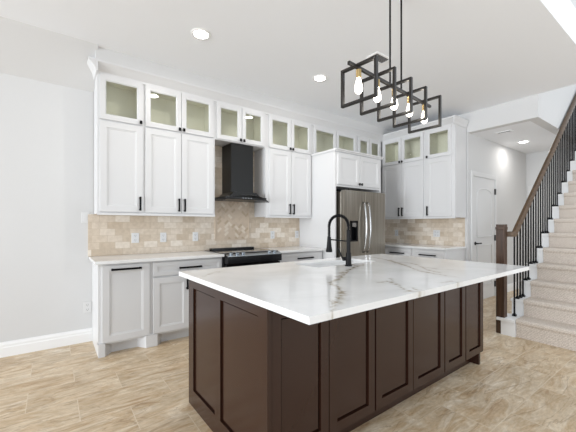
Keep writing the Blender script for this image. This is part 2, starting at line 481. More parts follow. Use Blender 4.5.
def baseboard_bm_x(x0, x1, yw, z=0.14):
    bm = bmesh.new()
    prism(bm, [(yw, 0), (yw - 0.018, 0), (yw - 0.018, z * 0.62), (yw - 0.014, z * 0.68), (yw - 0.014, z * 0.82), (yw - 0.008, z * 0.93), (yw - 0.006, z), (yw, z)], 'X', x0, x1)
    return bm
struct('baseboard_back', baseboard_bm_x(-5.0, 0.348, D), M['trim'])
struct('baseboard_hall', baseboard_bm_x(6.38, 7.87, 2.39), M['trim'])

# backsplash tile
bm = bmesh.new(); box(bm, 0.310, 3.215, D - 0.011, D, 0.915, 1.372); box(bm, 1.62, 2.40, D - 0.011, D, 1.372, 2.33)
struct('backsplash_back', bm, M['splash'], 'beige travertine subway tile behind the range counter')
struct('backsplash_right', (XR - 0.011, XR, 2.43, D - 0.011, 0.915, 1.372), M['splash'], 'beige travertine subway tile under the right wall cabinets')

# herringbone feature panel behind the range
def herring():
    x0, x1, z0, z1 = 1.775, 2.27, 1.06, 1.66
    bm = bmesh.new()
    W = 0.037
    g = 0.0026
    cx, cz = (x0 + x1) / 2, (z0 + z1) / 2
    c45 = math.sqrt(0.5)
    def quad(u0, u1, v0, v1):
        vs_ = []
        for u, v in ((u0 + g, v0 + g), (u1 - g, v0 + g), (u1 - g, v1 - g), (u0 + g, v1 - g)):
            vs_.append(bm.verts.new((cx + (u - v) * c45, D - 0.0145, cz + (u + v) * c45)))
        f = bm.faces.new(vs_); f.material_index = random.choice((0, 0, 1, 2, 3))
    for k in range(-8, 9):
        for i in range(-22, 23):
            x, y = i + 4 * k, i
            if abs(x) > 22 or abs(y) > 22: continue
            quad(x * W, (x + 2) * W, y * W, (y + 1) * W)
            quad((x + 2) * W, (x + 3) * W, (y - 1) * W, (y + 1) * W)
    for co, no in (((x0, 0, 0), (-1, 0, 0)), ((x1, 0, 0), (1, 0, 0)), ((0, 0, z0), (0, 0, -1)), ((0, 0, z1), (0, 0, 1))):
        bmesh.ops.bisect_plane(bm, geom=bm.verts[:] + bm.edges[:] + bm.faces[:], plane_co=co, plane_no=no, clear_outer=True)
    ret = bmesh.ops.extrude_face_region(bm, geom=bm.faces[:])
    for v in [e for e in ret['geom'] if isinstance(e, bmesh.types.BMVert)]: v.co.y += 0.003
    n0 = len(bm.faces)
    box(bm, x0, x1, D - 0.013, D - 0.011, z0, z1)
    bm.faces.ensure_lookup_table()
    for f in bm.faces[n0:]: f.material_index = 4
    n0 = len(bm.faces)
    e = 0.016
    for b in ((x0 - e, x0, z0 - e, z1 + e), (x1, x1 + e, z0 - e, z1 + e), (x0, x1, z0 - e, z0), (x0, x1, z1, z1 + e)):
        box(bm, b[0], b[1], D - 0.020, D - 0.011, b[2], b[3])
    bm.faces.ensure_lookup_table()
    for f in bm.faces[n0:]: f.material_index = 0
    o = obj('trim_4', bm, M['herring'] + [M['grout']])
    o['kind'] = 'structure'; o['label'] = 'framed herringbone tile panel behind the range'
herring()

# ------------------------------------------------------------------ hall doors
def hall_door():
    d = thing('door_1', 'white two panel hall door with arched upper panel', 'door', (5.40, 2.39, 0))
    d['kind'] = 'structure'
    W0, W1, H = 0.078, 0.905, 2.05
    bm = bmesh.new()
    for a, b in ((0.0, W0), (W1, W1 + 0.078)): box(bm, a, b, -0.018, 0, 0, H + 0.078)
    box(bm, W0, W1, -0.018, 0, H, H + 0.078)
    obj('casing', bm, M['door'], d, 0.004)
    bm = bmesh.new()
    x0, x1 = W0 + 0.004, W1 - 0.004
    box(bm, x0, x1, -0.006, 0.0, 0.008, H - 0.004)
    obj('leaf', bm, M['door'], d)
    # raised mouldings of the panels
    def loop(pts, r=0.011):
        b = bmesh.new(); tube(b, pts + [pts[0], pts[1]], r, 8); return b
    pl, pr = x0 + 0.13, x1 - 0.13
    arch = [(pr, -0.006, 1.78), ] + [(pr + (pl - pr) * k / 12, -0.006, 1.78 + 0.085 * math.sqrt(math.sin(PI * k / 12))) for k in range(1, 12)] + [(pl, -0.006, 1.78)]
    obj('upper_panel_moulding', loop([(pl, -0.006, 1.06), (pr, -0.006, 1.06)] + arch), M['door'], d, smooth=True)
    obj('lower_panel_moulding', loop([(pl, -0.006, 0.24), (pr, -0.006, 0.24), (pr, -0.006, 0.92), (pl, -0.006, 0.92)]), M['door'], d, smooth=True)
    bm = bmesh.new()
    lathe(bm, [(0.03, -0.014), (0.03, -0.006)], (x0 + 0.065, 0, 0.955), 16, 'Y')
    lathe(bm, [(0.011, -0.055), (0.011, -0.012)], (x0 + 0.065, 0, 0.955), 10, 'Y')
    box(bm, x0 + 0.055, x0 + 0.18, -0.062, -0.046, 0.945, 0.965)
    h = obj('door_handle', bm, M['black'], d, 0.002); h['label'] = 'black lever handle'
    for z in (1.84, 1.03, 0.22):
        bm = bmesh.new(); box(bm, W1 - 0.022, W1 + 0.012, -0.026, -0.004, z - 0.05, z + 0.05)
        obj('hinge', bm, M['hinge'], d)
hall_door()

def end_door():
    d = thing('door_2', 'white door with casing at the end of the hall', 'door', (7.87, 2.36, 0), R(-90))
    d['kind'] = 'structure'
    bm = bmesh.new()
    box(bm, 0, 0.075, -0.018, 0, 0, 2.06); box(bm, 0.075, 0.80, -0.018, 0, 1.985, 2.06)
    obj('casing', bm, M['door'], d, 0.004)
    bxo('leaf', (0.08, 0.80, -0.006, 0, 0.01, 1.98), M['door'], d)
end_door()

# ------------------------------------------------------------------ wall cabinets on the back wall
YF = 3.75         # carcass front, door faces at 3.73
DEP = D - 0.012 - YF
ZB, ZS, ZT = 1.372, 2.325, 2.79
def crown_part(parent, x0, x1, name='crown_moulding'):
    bm = bmesh.new(); prism(bm, CROWN, 'X', x0, x1); return obj(name, bm, M['cab'], parent)

def wall_unit(x0, x1, label, doors, lower=True, rail=True, yf=YF, rot=0.0, loc=None, dep=DEP, group='white wall cabinets'):
    """doors: list of (left, right, knob side) in metres from x0; 'L' knob at left edge, 'R' at right, None none"""
    w = x1 - x0
    t = thing('wall_cabinet', label, 'cabinet', loc or (x0, yf, 0), rot, group)
    bm = bmesh.new()
    if lower: box(bm, 0, w, 0, dep, ZB, ZS)
    mids = [(a[1] + b[0]) / 2 for a, b in zip(doors, doors[1:])]
    hollow(bm, 0, w, dep, ZS, ZT + 0.115, mids=mids)
    box(bm, 0.0201, max(0.03, doors[0][0] + 0.02), 0, 0.019, ZS + 0.0405, ZT - 0.0305); box(bm, min(w - 0.03, doors[-1][1] - 0.02), w - 0.0201, 0, 0.019, ZS + 0.0405, ZT - 0.0305)
    # top filler so the glazed section stops at ZT
    box(bm, 0.02, w - 0.02, 0.0, 0.02, ZT - 0.03, ZT + 0.10)
    box(bm, 0.02, w - 0.02, 0.0, 0.02, ZS + 0.015, ZS + 0.04)
    obj('body', bm, M['cab'], t)
    lining(t, 0, w, dep, ZS, ZT + 0.03)
    for a, b, k in doors:
        kx = None if k is None else (a + 0.022 if k == 'L' else b - 0.022)
        glass_door(t, a, b, ZS + 0.012, ZT - 0.002, kx, ZS + 0.036)
        if lower:
            door(t, a, b, ZB + 0.02, ZS - 0.006, None if k is None else (a + 0.03 if k == 'L' else b - 0.03), ZB + 0.112, 0.15)
    if lower and rail:
        bm = bmesh.new(); box(bm, 0, w, -0.012, 0.012, ZB - 0.014, ZB + 0.01); obj('light_rail', bm, M['cab'], t)
    crown_part(t, 0, w)
    return t

uA = wall_unit(0.365, 0.800, 'narrow single door white wall cabinet at the left end of the back wall', [(0.022, 0.427, 'R')])
bm = bmesh.new(); prism(bm, [(-p[0] * 1.0, p[1]) for p in []] or [(0.0, 2.79), (-0.012, 2.79), (-0.03, 2.83), (-0.062, 2.868), (-0.08, 2.885), (-0.08, 2.905), (0.0, 2.905)], 'Y', -0.08, DEP)
obj('crown_return', bm, M['cab'], uA)
uB = wall_unit(0.800, 1.630, 'double door white wall cabinet left of the black range hood', [(0.018, 0.408, 'R'), (0.414, 0.806, 'L')])
uH = wall_unit(1.630, 2.375, 'short glass door white cabinet directly above the black range hood', [(0.022, 0.368, 'R'), (0.376, 0.722, 'L')], lower=False)
uC = wall_unit(2.375, 3.212, 'double door white wall cabinet right of the black range hood', [(0.055, 0.432, 'R'), (0.438, 0.815, 'L')])
uD = wall_unit(3.212, 4.240, 'glass door white cabinet row set back above the refrigerator cabinet', [(0.035, 0.520, None), (0.528, 1.000, None)], lower=False)
uE = wall_unit(4.240, 4.918, 'glass door white cabinet in the corner right of the refrigerator top', [(0.03, 0.322, None), (0.330, 0.622, None)], lower=False)

# right wall cabinets (front faces X = 4.97)
DR = XR - 0.012 - 4.94
def right_unit(ya, yb, label, doors):
    return wall_unit(0, ya - yb, label, doors, loc=(4.94, ya, 0), rot=R(-90), dep=DR)
uR1 = right_unit(3.735, 2.89, 'double door white wall cabinet beside the refrigerator on the right wall', [(0.005, 0.397, 'R'), (0.403, 0.815, 'L')])
uR2 = right_unit(2.89, 2.405, 'single door white wall cabinet at the outer end of the right wall', [(0.020, 0.430, 'L')])
bm = bmesh.new(); prism(bm, [(0.485, 2.79), (0.492, 2.79), (0.50, 2.83), (0.516, 2.868), (0.522, 2.885), (0.522, 2.905), (0.485, 2.905)], 'Y', -0.08, DR)
obj('crown_return', bm, M['cab'], uR2)

# ------------------------------------------------------------------ refrigerator surround
fs = thing('refrigerator_cabinet', 'tall white cabinet surround enclosing the steel refrigerator', 'cabinet', (3.215, 3.24, 0))
FW = 1.02; FD = D - 0.012 - 3.24
bxo('side_panel', (0, 0.022, 0, FD, 0, 2.31), M['cab'], fs)
bxo('side_panel', (FW - 0.03, FW, 0, FD, 0, 2.31), M['cab'], fs)
bxo('body', (0.022, FW - 0.03, 0.0, 0.50, 1.805, 2.31), M['cab'], fs)
door(fs, 0.045, 0.500, 1.835, 2.285, kn=(0.478, 1.862))
door(fs, 0.506, 0.975, 1.835, 2.285, kn=(0.530, 1.862))
bm = bmesh.new()
prism(bm, [(0.0, 2.30), (-0.02, 2.30), (-0.025, 2.315), (-0.04, 2.325), (-0.04, 2.338), (0.505, 2.338), (0.505, 2.31), (0.0, 2.31)], 'X', -0.015, FW + 0.015)
obj('top_moulding', bm, M['cab'], fs)

# refrigerator
fr = thing('refrigerator', 'stainless steel french door refrigerator with dispenser in left door', 'refrigerator', (3.275, 3.10, 0))
RW = 0.885
bm = bmesh.new(); box(bm, 0.0, RW, 0.085, 0.80, 0.03, 1.73); obj('body', bm, M['steel'], fs if False else fr, 0.004)
mid = 0.415
bm = bmesh.new(); 
# left door with a dispenser recess
dz0, dz1, dx0, dx1 = 1.02, 1.315, 0.095, 0.255
for b in ((0, dx0, 0.74, 1.745), (dx1, mid - 0.003, 0.74, 1.745), (dx0, dx1, 0.74, dz0), (dx0, dx1, dz1, 1.745)):
    box(bm, b[0], b[1], 0.0, 0.075, b[2], b[3])
bmesh.ops.remove_doubles(bm, verts=bm.verts, dist=0.0005)
dl = obj('door', bm, M['steel'], fr)
bm = bmesh.new()
box(bm, dx0, dx1, 0.05, 0.075, dz0, dz1); box(bm, dx0, dx1, -0.004, 0.05, dz1 - 0.03, dz1); box(bm, dx0, dx1, -0.004, 0.05, dz0, dz0 + 0.02)
box(bm, dx0, dx0 + 0.025, -0.004, 0.05, dz0, dz1); box(bm, dx1 - 0.025, dx1, -0.004, 0.05, dz0, dz1)
obj('dispenser', bm, M['range'], dl)
bm = bmesh.new(); box(bm, dx0 + 0.04, dx1 - 0.04, -0.008, 0.045, dz1 - 0.085, dz1 - 0.03); obj('dispenser_panel', bm, M['chrome'], dl)
dr = bxo('door', (mid + 0.003, RW, 0.0, 0.075, 0.74, 1.745), M['steel'], fr, 0.004)
for q, (hx, dd) in enumerate(((mid - 0.045, dl), (mid + 0.045, dr))):
    bm = bmesh.new()
    pts = [(hx, 0.0, 0.86)] + [(hx, -0.03 - 0.035 * math.sin(PI * k / 10), 0.87 + 0.70 * k / 10) for k in range(11)] + [(hx, 0.0, 1.58)]
    tube(bm, pts, 0.014, 10); obj('handle', bm, M['chrome'], dd, smooth=True)
dz = bxo('freezer_drawer', (0.0, RW, 0.0, 0.075, 0.06, 0.725), M['steel'], fr, 0.004)
bm = bmesh.new(); tube(bm, [(0.1, 0, 0.66), (0.1, -0.05, 0.66), (RW - 0.1, -0.05, 0.66), (RW - 0.1, 0, 0.66)], 0.012, 8); obj('handle', bm, M['chrome'], dz)
bxo('top_hinge_cover', (0.0, 0.10, 0.02, 0.2, 1.745, 1.77), M['range'], fr)
bxo('foot_grille', (0.02, RW - 0.02, 0.10, 0.14, 0.0, 0.06), M['range'], fr)

# ------------------------------------------------------------------ base cabinets
YB = 3.50         # carcass front, door faces at 3.48
BDEP = D - YB - 0.002
def base_unit(x0, x1, label, loc=None, rot=0.0, dep=BDEP, feet=(True, True)):
    w = x1 - x0
    t = thing('base_cabinet', label, 'cabinet', loc or (x0, YB, 0), rot, 'white base cabinets')
    bxo('body', (0, w, 0, dep, 0.11, 0.884), M['cab'], t)
    bm = bmesh.new(); box(bm, 0.0, w, 0.075, dep, 0.0, 0.11); obj('toe_kick', bm, M['cab'], t)
    for s, on in ((0, feet[0]), (1, feet[1])):
        if not on: continue
        bm = bmesh.new()
        a, b = (0, 0.055) if s == 0 else (w - 0.055, w)
        c, d = (0.055, 0.12) if s == 0 else (w - 0.12, w - 0.055)
        box(bm, a, b, -0.02, 0.075, 0.0, 0.125)
        if s == 0: prism(bm, [(0.055, -0.018), (0.12, 0.075), (0.055, 0.075)], 'Z', 0.0, 0.11)
        else: prism(bm, [(w - 0.055, -0.018), (w - 0.055, 0.075), (w - 0.12, 0.075)], 'Z', 0.0, 0.11)
        obj('foot', bm, M['cab'], t)
    return t
b1 = base_unit(0.349, 0.825, 'narrow white base cabinet with one tall pull-out front at the left end')
door(b1, 0.03, 0.455, 0.13, 0.865, 0.238, 0.826, 0.27, False)
b2 = base_unit(0.825, 1.615, 'wide white base cabinet with a drawer between pull-out cabinet and black range')
dd = obj('drawer', shaker_bm(0.015, 0.722, 0.76, 0.143, s=0.04), M['cab'], b2); bar_handle(dd, 0.40, 0.794, 0.25, False)
door(b2, 0.015, 0.390, 0.13, 0.705, 0.362, 0.62, 0.13)
door(b2, 0.396, 0.775, 0.13, 0.705, 0.424, 0.62, 0.13)
b3 = base_unit(2.392, 3.212, 'white base cabinet with a drawer between black range and refrigerator panel', feet=(True, True))
dd = obj('drawer', shaker_bm(0.02, 0.722, 0.78, 0.143, s=0.04), M['cab'], b3); bar_handle(dd, 0.47, 0.794, 0.28, False)
door(b3, 0.02, 0.405, 0.13, 0.705, 0.375, 0.62, 0.13); door(b3, 0.411, 0.80, 0.13, 0.705, 0.44, 0.62, 0.13)

def rbase(ya, yb, label, n):
    t = base_unit(0, ya - yb, label, loc=(4.69, ya, 0), rot=R(-90), dep=XR - 4.69 - 0.002, feet=(n == 1, n == 2))
    w = ya - yb
    dd = obj('drawer', shaker_bm(0.012, 0.722, w - 0.024, 0.143, s=0.04), M['cab'], t); bar_handle(dd, w / 2, 0.79, 0.27, False)
    door(t, 0.012, w / 2 - 0.003, 0.13, 0.705, w / 2 - 0.03, 0.62, 0.13); door(t, w / 2 + 0.003, w - 0.012, 0.13, 0.705, w / 2 + 0.03, 0.62, 0.13)
    return t
rbase(3.50, 2.965, 'white drawer base cabinet on the right wall beside the refrigerator', 1)
rbase(2.965, 2.425, 'white drawer base cabinet at the outer end of the right wall', 2)

# countertops along the walls
def slab(name, dims, label, veins=()):
    bm = bmesh.new(); box(bm, *dims)
    o = obj(name, bm, M['quartz'], None, 0.003)
    return tag(o, label, 'countertop')
slab('countertop', (0.315, 1.612, 3.43, D - 0.012, 0.885, 0.915), 'white quartz countertop on the base cabinets left of the range')
slab('countertop', (2.392, 3.213, 3.43, D - 0.012, 0.885, 0.915), 'white quartz countertop between the range and the refrigerator panel')
slab('countertop', (4.64, XR - 0.012, 2.40, D - 0.012, 0.885, 0.915), 'white quartz countertop on the drawer cabinets of the right wall')

# ------------------------------------------------------------------ range
rg = thing('range', 'black slide-in range with glass cooktop and silver front knobs', 'stove', (1.62, 3.40, 0))
W = 0.764
bxo('body', (0.0, W, 0.05, 0.62, 0.03, 0.895), M['range'], rg)
bm = bmesh.new(); box(bm, -0.004, W + 0.004, 0.06, 0.645, 0.895, 0.921); ct = obj('cooktop', bm, M['cooktop'], rg, 0.003)
bm = bmesh.new(); box(bm, 0.06, W - 0.06, 0.57, 0.64, 0.921, 0.945); obj('rear_vent', bm, M['range'], rg, 0.004)
bm = bmesh.new(); prism(bm, [(0.06, 0.918), (-0.03, 0.885), (-0.035, 0.80), (0.05, 0.80), (0.06, 0.80)], 'X', 0.0, W); obj('control_panel', bm, M['range'], rg, 0.003)
bm = bmesh.new(); prism(bm, [(0.10, 0.926), (-0.025, 0.893), (-0.032, 0.887), (-0.028, 0.882), (0.10, 0.918)], 'X', 0.004, W - 0.004); obj('control_trim', bm, M['rangesteel'], rg)
for kx in (0.07, 0.15, 0.23, W - 0.16, W - 0.08):
    bm = bmesh.new(); lathe(bm, [(0.024, -0.004), (0.022, 0.02), (0.018, 0.024)], (0, 0, 0), 14, 'Z')
    bmesh.ops.rotate(bm, verts=bm.verts, cent=(0, 0, 0), matrix=Matrix.Rotation(R(22), 3, 'X'))
    bmesh.ops.translate(bm, verts=bm.verts, vec=(kx, 0.02, 0.907))
    obj('knob', bm, M['rangesteel'], rg, smooth=False)
od = bxo('oven_door', (0.004, W - 0.004, 0.0, 0.05, 0.22, 0.79), M['range'], rg, 0.004)
bxo('door_glass', (0.12, W - 0.12, -0.004, 0.0, 0.34, 0.66), M['cooktop'], od)
bm = bmesh.new(); tube(bm, [(0.06, 0, 0.745), (0.06, -0.05, 0.745), (W - 0.06, -0.05, 0.745), (W - 0.06, 0, 0.745)], 0.012, 8); obj('handle', bm, M['range'], od)
bxo('storage_drawer', (0.004, W - 0.004, 0.005, 0.05, 0.05, 0.205), M['range'], rg, 0.004)
for fx in (0.05, W - 0.05):
    for fy in (0.1, 0.56):
        bm = bmesh.new(); lathe(bm, [(0.018, 0.0), (0.018, 0.03)], (fx, fy, 0), 10); obj('foot', bm, M['range'], rg)

# ------------------------------------------------------------------ range hood
hd = thing('range_hood', 'black chimney range hood with curved glass canopy above the range', 'range hood', (2.03, D - 0.013, 0.022))
bxo('chimney', (-0.165, 0.165, -0.275, 0.0, 1.655, 2.300), M['hood'], hd, 0.003)
bm = bmesh.new(); prism(bm, [(-0.23, 1.60), (0.23, 1.60), (0.165, 1.66), (-0.165, 1.66)], 'Y', -0.36, 0.0); obj('motor_housing', bm, M['hood'], hd, 0.002)
bm = bmesh.new()
nx, ny = 20, 10
top, bot = [], []
for j in range(ny + 1):
    tr, br_ = [], []
    for i in range(nx + 1):
        u = -1 + 2 * i / nx
        yl = -0.49 + 0.10 * u * u            # curved front edge
        y = yl * j / ny
        z = 1.64 - 0.075 * u * u - 0.02 * (j / ny)
        tr.append(bm.verts.new((u * 0.345, y, z))); br_.append(bm.verts.new((u * 0.345, y, z - 0.009)))
    top.append(tr); bot.append(br_)
for j in range(ny):
    for i in range(nx):
        bm.faces.new((top[j][i], top[j][i + 1], top[j + 1][i + 1], top[j + 1][i]))
        bm.faces.new((bot[j][i], bot[j + 1][i], bot[j + 1][i + 1], bot[j][i + 1]))
for i in range(nx):
    bm.faces.new((top[0][i], bot[0][i], bot[0][i + 1], top[0][i + 1])); bm.faces.new((top[ny][i], top[ny][i + 1], bot[ny][i + 1], bot[ny][i]))
for j in range(ny):
    bm.faces.new((top[j][0], top[j + 1][0], bot[j + 1][0], bot[j][0])); bm.faces.new((top[j][nx], bot[j][nx], bot[j + 1][nx], top[j + 1][nx]))
obj('glass_canopy', bm, M['hoodglass'], hd, smooth=True)
bxo('filter_tray', (-0.30, 0.30, -0.40, -0.005, 1.560, 1.598), M['hood'], hd, 0.006)
bm = bmesh.new()
for k in range(4): lathe(bm, [(0.008, -0.004), (0.008, 0.004)], (-0.06 + 0.04 * k, -0.402, 1.58), 8, 'Y')
obj('control_buttons', bm, M['chrome'], hd)

# ------------------------------------------------------------------ island
IS = thing('kitchen_island', 'large espresso brown kitchen island with recessed panel doors', 'kitchen island', (0.765, 0.905, 0), R(0.8))
bx0, bx1, by0, by1 = 0.032, 2.350, 0.355, 1.335       # base cabinet body in island space
bm = bmesh.new(); box(bm, bx0 + 0.03, bx1, by0, by0 + 0.02, 0.115, 0.884); box(bm, bx0 + 0.03, bx1, by1 - 0.02, by1, 0.115, 0.884)
box(bm, bx1 - 0.02, bx1, by0 + 0.02, by1 - 0.02, 0.115, 0.884); box(bm, bx0 + 0.03, bx1 - 0.02, by0 + 0.02, by1 - 0.02, 0.115, 0.135)
o = obj('body', bm, M['brown'], IS)
bm = bmesh.new(); box(bm, bx0 + 0.06, bx1 - 0.02, by0 + 0.07, by1 - 0.05, 0.0, 0.115); obj('toe_kick', bm, M['brown'], IS)
bxo('end_foot', (bx1 - 0.03, bx1, by0, by1, 0.0, 0.115), M['brown'], IS)
# left end panel, full height with two recessed fields (faces -X)
def end_panel():
    t = 0.03
    yy = [by0 - 0.026, by0 + 0.055, by0 + 0.47, by0 + 0.545, by1 - 0.085, by1]
    z0, z1, zb, zt = 0.0, 0.884, 0.115, 0.82
    bm = bmesh.new()
    x0 = bx0
    box(bm, x0, x0 + t, yy[0], yy[1], z0, z1); box(bm, x0, x0 + t, yy[2], yy[3], z0, z1); box(bm, x0, x0 + t, yy[4], yy[5], z0, z1)
    for a, b in ((yy[1], yy[2]), (yy[3], yy[4])):
        box(bm, x0, x0 + t, a, b, z0, zb); box(bm, x0, x0 + t, a, b, zt, z1)
        box(bm, x0 + 0.026, x0 + t, a, b, zb, zt); box(bm, x0 + 0.011, x0 + 0.026, a + 0.009, b - 0.009, zb + 0.009, zt - 0.009)
    return bm
obj('end_panel', end_panel(), M['brown'], IS)
seams = [0.032, 0.428, 0.815, 1.228, 1.655, 2.005, 2.350]
for i, (a, b) in enumerate(zip(seams, seams[1:])):
    ga = 0.002 if i in (0, 1, 3) else 0.009
    obj('door', shaker_bm(a + (0.02 if i == 0 else ga), 0.125, (b - a) - (0.02 if i == 0 else ga) - 0.003, 0.745, s=0.058, t=0.026, yf=by0 - 0.026, depth=0.011, bead=0.003, groove=0.024), M['brown'], IS)

# island countertop with an undermount sink cut-out and its veins
SINK = (0.95, 1.70, 1.00, 1.285)
def island_top():
    import numpy as np
    L_, Wd = 2.395, 1.45
    sx0, sx1, sy0, sy1 = SINK
    z0, z1 = 0.885, 0.915
    def axis(total, a, b, step):
        out = []
        for p, q in ((0, a), (a, b), (b, total)):
            n = max(1, int(round((q - p) / step)))
            out += [p + (q - p) * k / n for k in range(n)]
        return out + [total], len(out)
    xs, _ = axis(L_, sx0, sx1, 0.008); ys, _ = axis(Wd, sy0, sy1, 0.008)
    X, Y = np.meshgrid(np.array(xs), np.array(ys), indexing='ij')
    V = np.zeros_like(X)
    rng = np.random.RandomState(5)
    WX = X + 0.006 * np.sin(X * 61 + 3 * np.sin(Y * 37)) + 0.004 * np.sin(Y * 133 + X * 40)
    WY = Y + 0.006 * np.sin(Y * 57 + 3 * np.sin(X * 43)) + 0.004 * np.sin(X * 121 - Y * 50)
    for pts, w, st in VEINS:
        best = np.full(X.shape, 9.0); par = np.zeros(X.shape)
        for k, ((ax, ay), (bx, by)) in enumerate(zip(pts, pts[1:])):
            dx, dy = bx - ax, by - ay
            t = np.clip(((WX - ax) * dx + (WY - ay) * dy) / (dx * dx + dy * dy + 1e-9), 0, 1)
            d = np.hypot(WX - ax - t * dx, WY - ay - t * dy)
            m_ = d < best
            best = np.where(m_, d, best); par = np.where(m_, (k + t) / (len(pts) - 1), par)
        ww = w * (0.45 + 0.75 * np.abs(np.sin(par * 9 + w * 700)))
        end = np.clip(np.minimum(par, 1 - par) * 8 + 0.25, 0, 1)
        core = np.exp(-(best / ww) ** 2) * st * end
        halo = 0.22 * np.exp(-(best / (ww * 3.5)) ** 2) * st * end
        V = np.maximum(V, core + halo * (1 - core))
    bm = bmesh.new()
    vl = bm.verts.layers.float.new('vein')
    T = [[None] * len(ys) for _ in xs]
    for i, x in enumerate(xs):
        for j, y in enumerate(ys):
            v = bm.verts.new((x, y, z1)); v[vl] = float(V[i, j]); T[i][j] = v
    inside = lambda i, j: sx0 - 1e-6 <= xs[i] and xs[i + 1] <= sx1 + 1e-6 and sy0 - 1e-6 <= ys[j] and ys[j + 1] <= sy1 + 1e-6
    for i in range(len(xs) - 1):
        for j in range(len(ys) - 1):
            if not inside(i, j): bm.faces.new((T[i][j], T[i + 1][j], T[i + 1][j + 1], T[i][j + 1]))
    for v in [v for v in bm.verts if not v.link_faces]: bm.verts.remove(v)
    ret = bmesh.ops.extrude_edge_only(bm, edges=[e for e in bm.edges if len(e.link_faces) == 1])
    for v in [g_ for g_ in ret['geom'] if isinstance(g_, bmesh.types.BMVert)]: v.co.z = z0
    for b in ((0, sx0, 0, Wd), (sx1, L_, 0, Wd), (sx0, sx1, 0, sy0), (sx0, sx1, sy1, Wd)):
        bm.faces.new([bm.verts.new((x, y, z0)) for x, y in ((b[0], b[2]), (b[0], b[3]), (b[1], b[3]), (b[1], b[2]))])
    me_o = obj('island_countertop', bm, M['quartz'])
    me_o.location = (0.765, 0.905, 0); me_o.rotation_euler = (0, 0, R(0.8))
    tag(me_o, 'white quartz island countertop with brown veins and sink opening', 'countertop')
    # sink bowl
    s = thing('sink', 'white undermount sink set in the island countertop', 'sink', (0.765, 0.905, 0), R(0.8))
    bm = bmesh.new(); d, w = 0.20, 0.012
    box(bm, sx0 - w, sx1 + w, sy0 - w, sy1 + w, z0 - d - w, z0 - d)
    box(bm, sx0 - w, sx0, sy0 - w, sy1 + w, z0 - d, z0 - 0.001); box(bm, sx1, sx1 + w, sy0 - w, sy1 + w, z0 - d, z0 - 0.001)
    box(bm, sx0, sx1, sy0 - w, sy0, z0 - d, z0 - 0.001); box(bm, sx0, sx1, sy1, sy1 + w, z0 - d, z0 - 0.001)
    obj('bowl', bm, M['sink'], s)
    bm = bmesh.new(); lathe(bm, [(0.045, z0 - d), (0.045, z0 - d + 0.004), (0.03, z0 - d + 0.004), (0.028, z0 - d + 0.001)], ((sx0 + sx1) / 2, (sy0 + sy1) / 2, 0), 20); obj('drain', bm, M['chrome'], s)

f_, th_ = 319.7, R(36.4)
def cpix(x, y, z=0.915):
    """where a pixel of the photograph lands on the countertop, in island space (used for the stone's vein pattern)"""
    dx = (x - 288) / f_; dz = (225 - y) / f_
    t = (z - 1.255) / dz
    X = t * (math.sin(th_) + dx * math.cos(th_)); Y = t * (math.cos(th_) - dx * math.sin(th_))
    a = R(-0.8); X -= 0.765; Y -= 0.905
    return (X * math.cos(a) - Y * math.sin(a), X * math.sin(a) + Y * math.cos(a))
VEINS = []
def vein(px, w, s): VEINS.append(([cpix(*p) for p in px], w, s))
vein([(367, 264), (357, 266), (349, 270), (344, 275), (338, 279), (331, 283), (338, 287), (342, 292), (338, 300), (332, 312)], 0.014, 0.95)
vein([(352, 268), (342, 273), (340, 279)], 0.018, 0.7)
vein([(345, 274), (336, 277)], 0.012, 0.6)
vein([(372, 257), (388, 260), (404, 265), (420, 271), (436, 274), (455, 277)], 0.016, 0.75)
vein([(395, 262), (410, 263), (424, 267), (437, 269), (456, 270)], 0.012, 0.6)
vein([(420, 266), (428, 270), (441, 273)], 0.014, 0.7)
vein([(377, 283), (388, 281), (396, 284), (406, 290), (416, 292)], 0.010, 0.7)
vein([(391, 278), (394, 283)], 0.008, 0.6)
vein([(404, 292), (420, 291), (411, 287)], 0.012, 0.6)
vein([(440, 283), (452, 281), (464, 284)], 0.012, 0.55)
vein([(222, 271), (212, 273), (202, 277)], 0.008, 0.6)
vein([(330, 300), (334, 308), (331, 315)], 0.008, 0.6)
vein([(345, 262), (356, 266)], 0.012, 0.6)
island_top()

# faucet
fx, fy = cpix(348.5, 266)
fc = thing('faucet', 'black spring neck kitchen faucet standing on the island countertop', 'faucet', (0.765, 0.905, 0.915), R(0.8))
bm = bmesh.new(); lathe(bm, [(0.03, 0.0), (0.03, 0.006), (0.024, 0.012), (0.022, 0.11), (0.017, 0.115), (0.015, 0.30)], (fx, fy, 0), 18)
obj('body', bm, M['matte_black'], fc)
sdir = Vector((-0.20, 0.98, 0)).normalized()
base = Vector((fx, fy, 0))
rad = 0.096
arc = [base + Vector((0, 0, 0.28))] + [base + sdir * (rad - rad * math.cos(PI * k / 14)) + Vector((0, 0, 0.33 + rad * 0.95 * math.sin(PI * k / 14))) for k in range(15)]
arc += [base + sdir * (2 * rad) + Vector((0, 0, 0.33 - 0.03 * k)) for k in range(1, 4)]
bm = bmesh.new(); tube(bm, arc, 0.0085, 10); sp = obj('neck', bm, M['matte_black'], fc, smooth=True)
bm = bmesh.new()
coil = []
seg = 12; tot = 46
def arcpt(s):
    s *= len(arc) - 1; i = min(int(s), len(arc) - 2); return arc[i].lerp(arc[i + 1], s - i), (arc[i + 1] - arc[i]).normalized()
side = sdir.cross(Vector((0, 0, 1))).normalized()
for k in range(tot * seg // 2 + 1):
    p, t = arcpt(k / (tot * seg // 2))
    n2 = t.cross(side)
    a = 2 * PI * k / (seg // 2)
    coil.append(p + (side * math.cos(a) + n2 * math.sin(a)) * 0.0115)
tube(bm, coil, 0.0032, 5); obj('spring', bm, M['matte_black'], sp, smooth=True)
tip = base + sdir * (2 * rad)
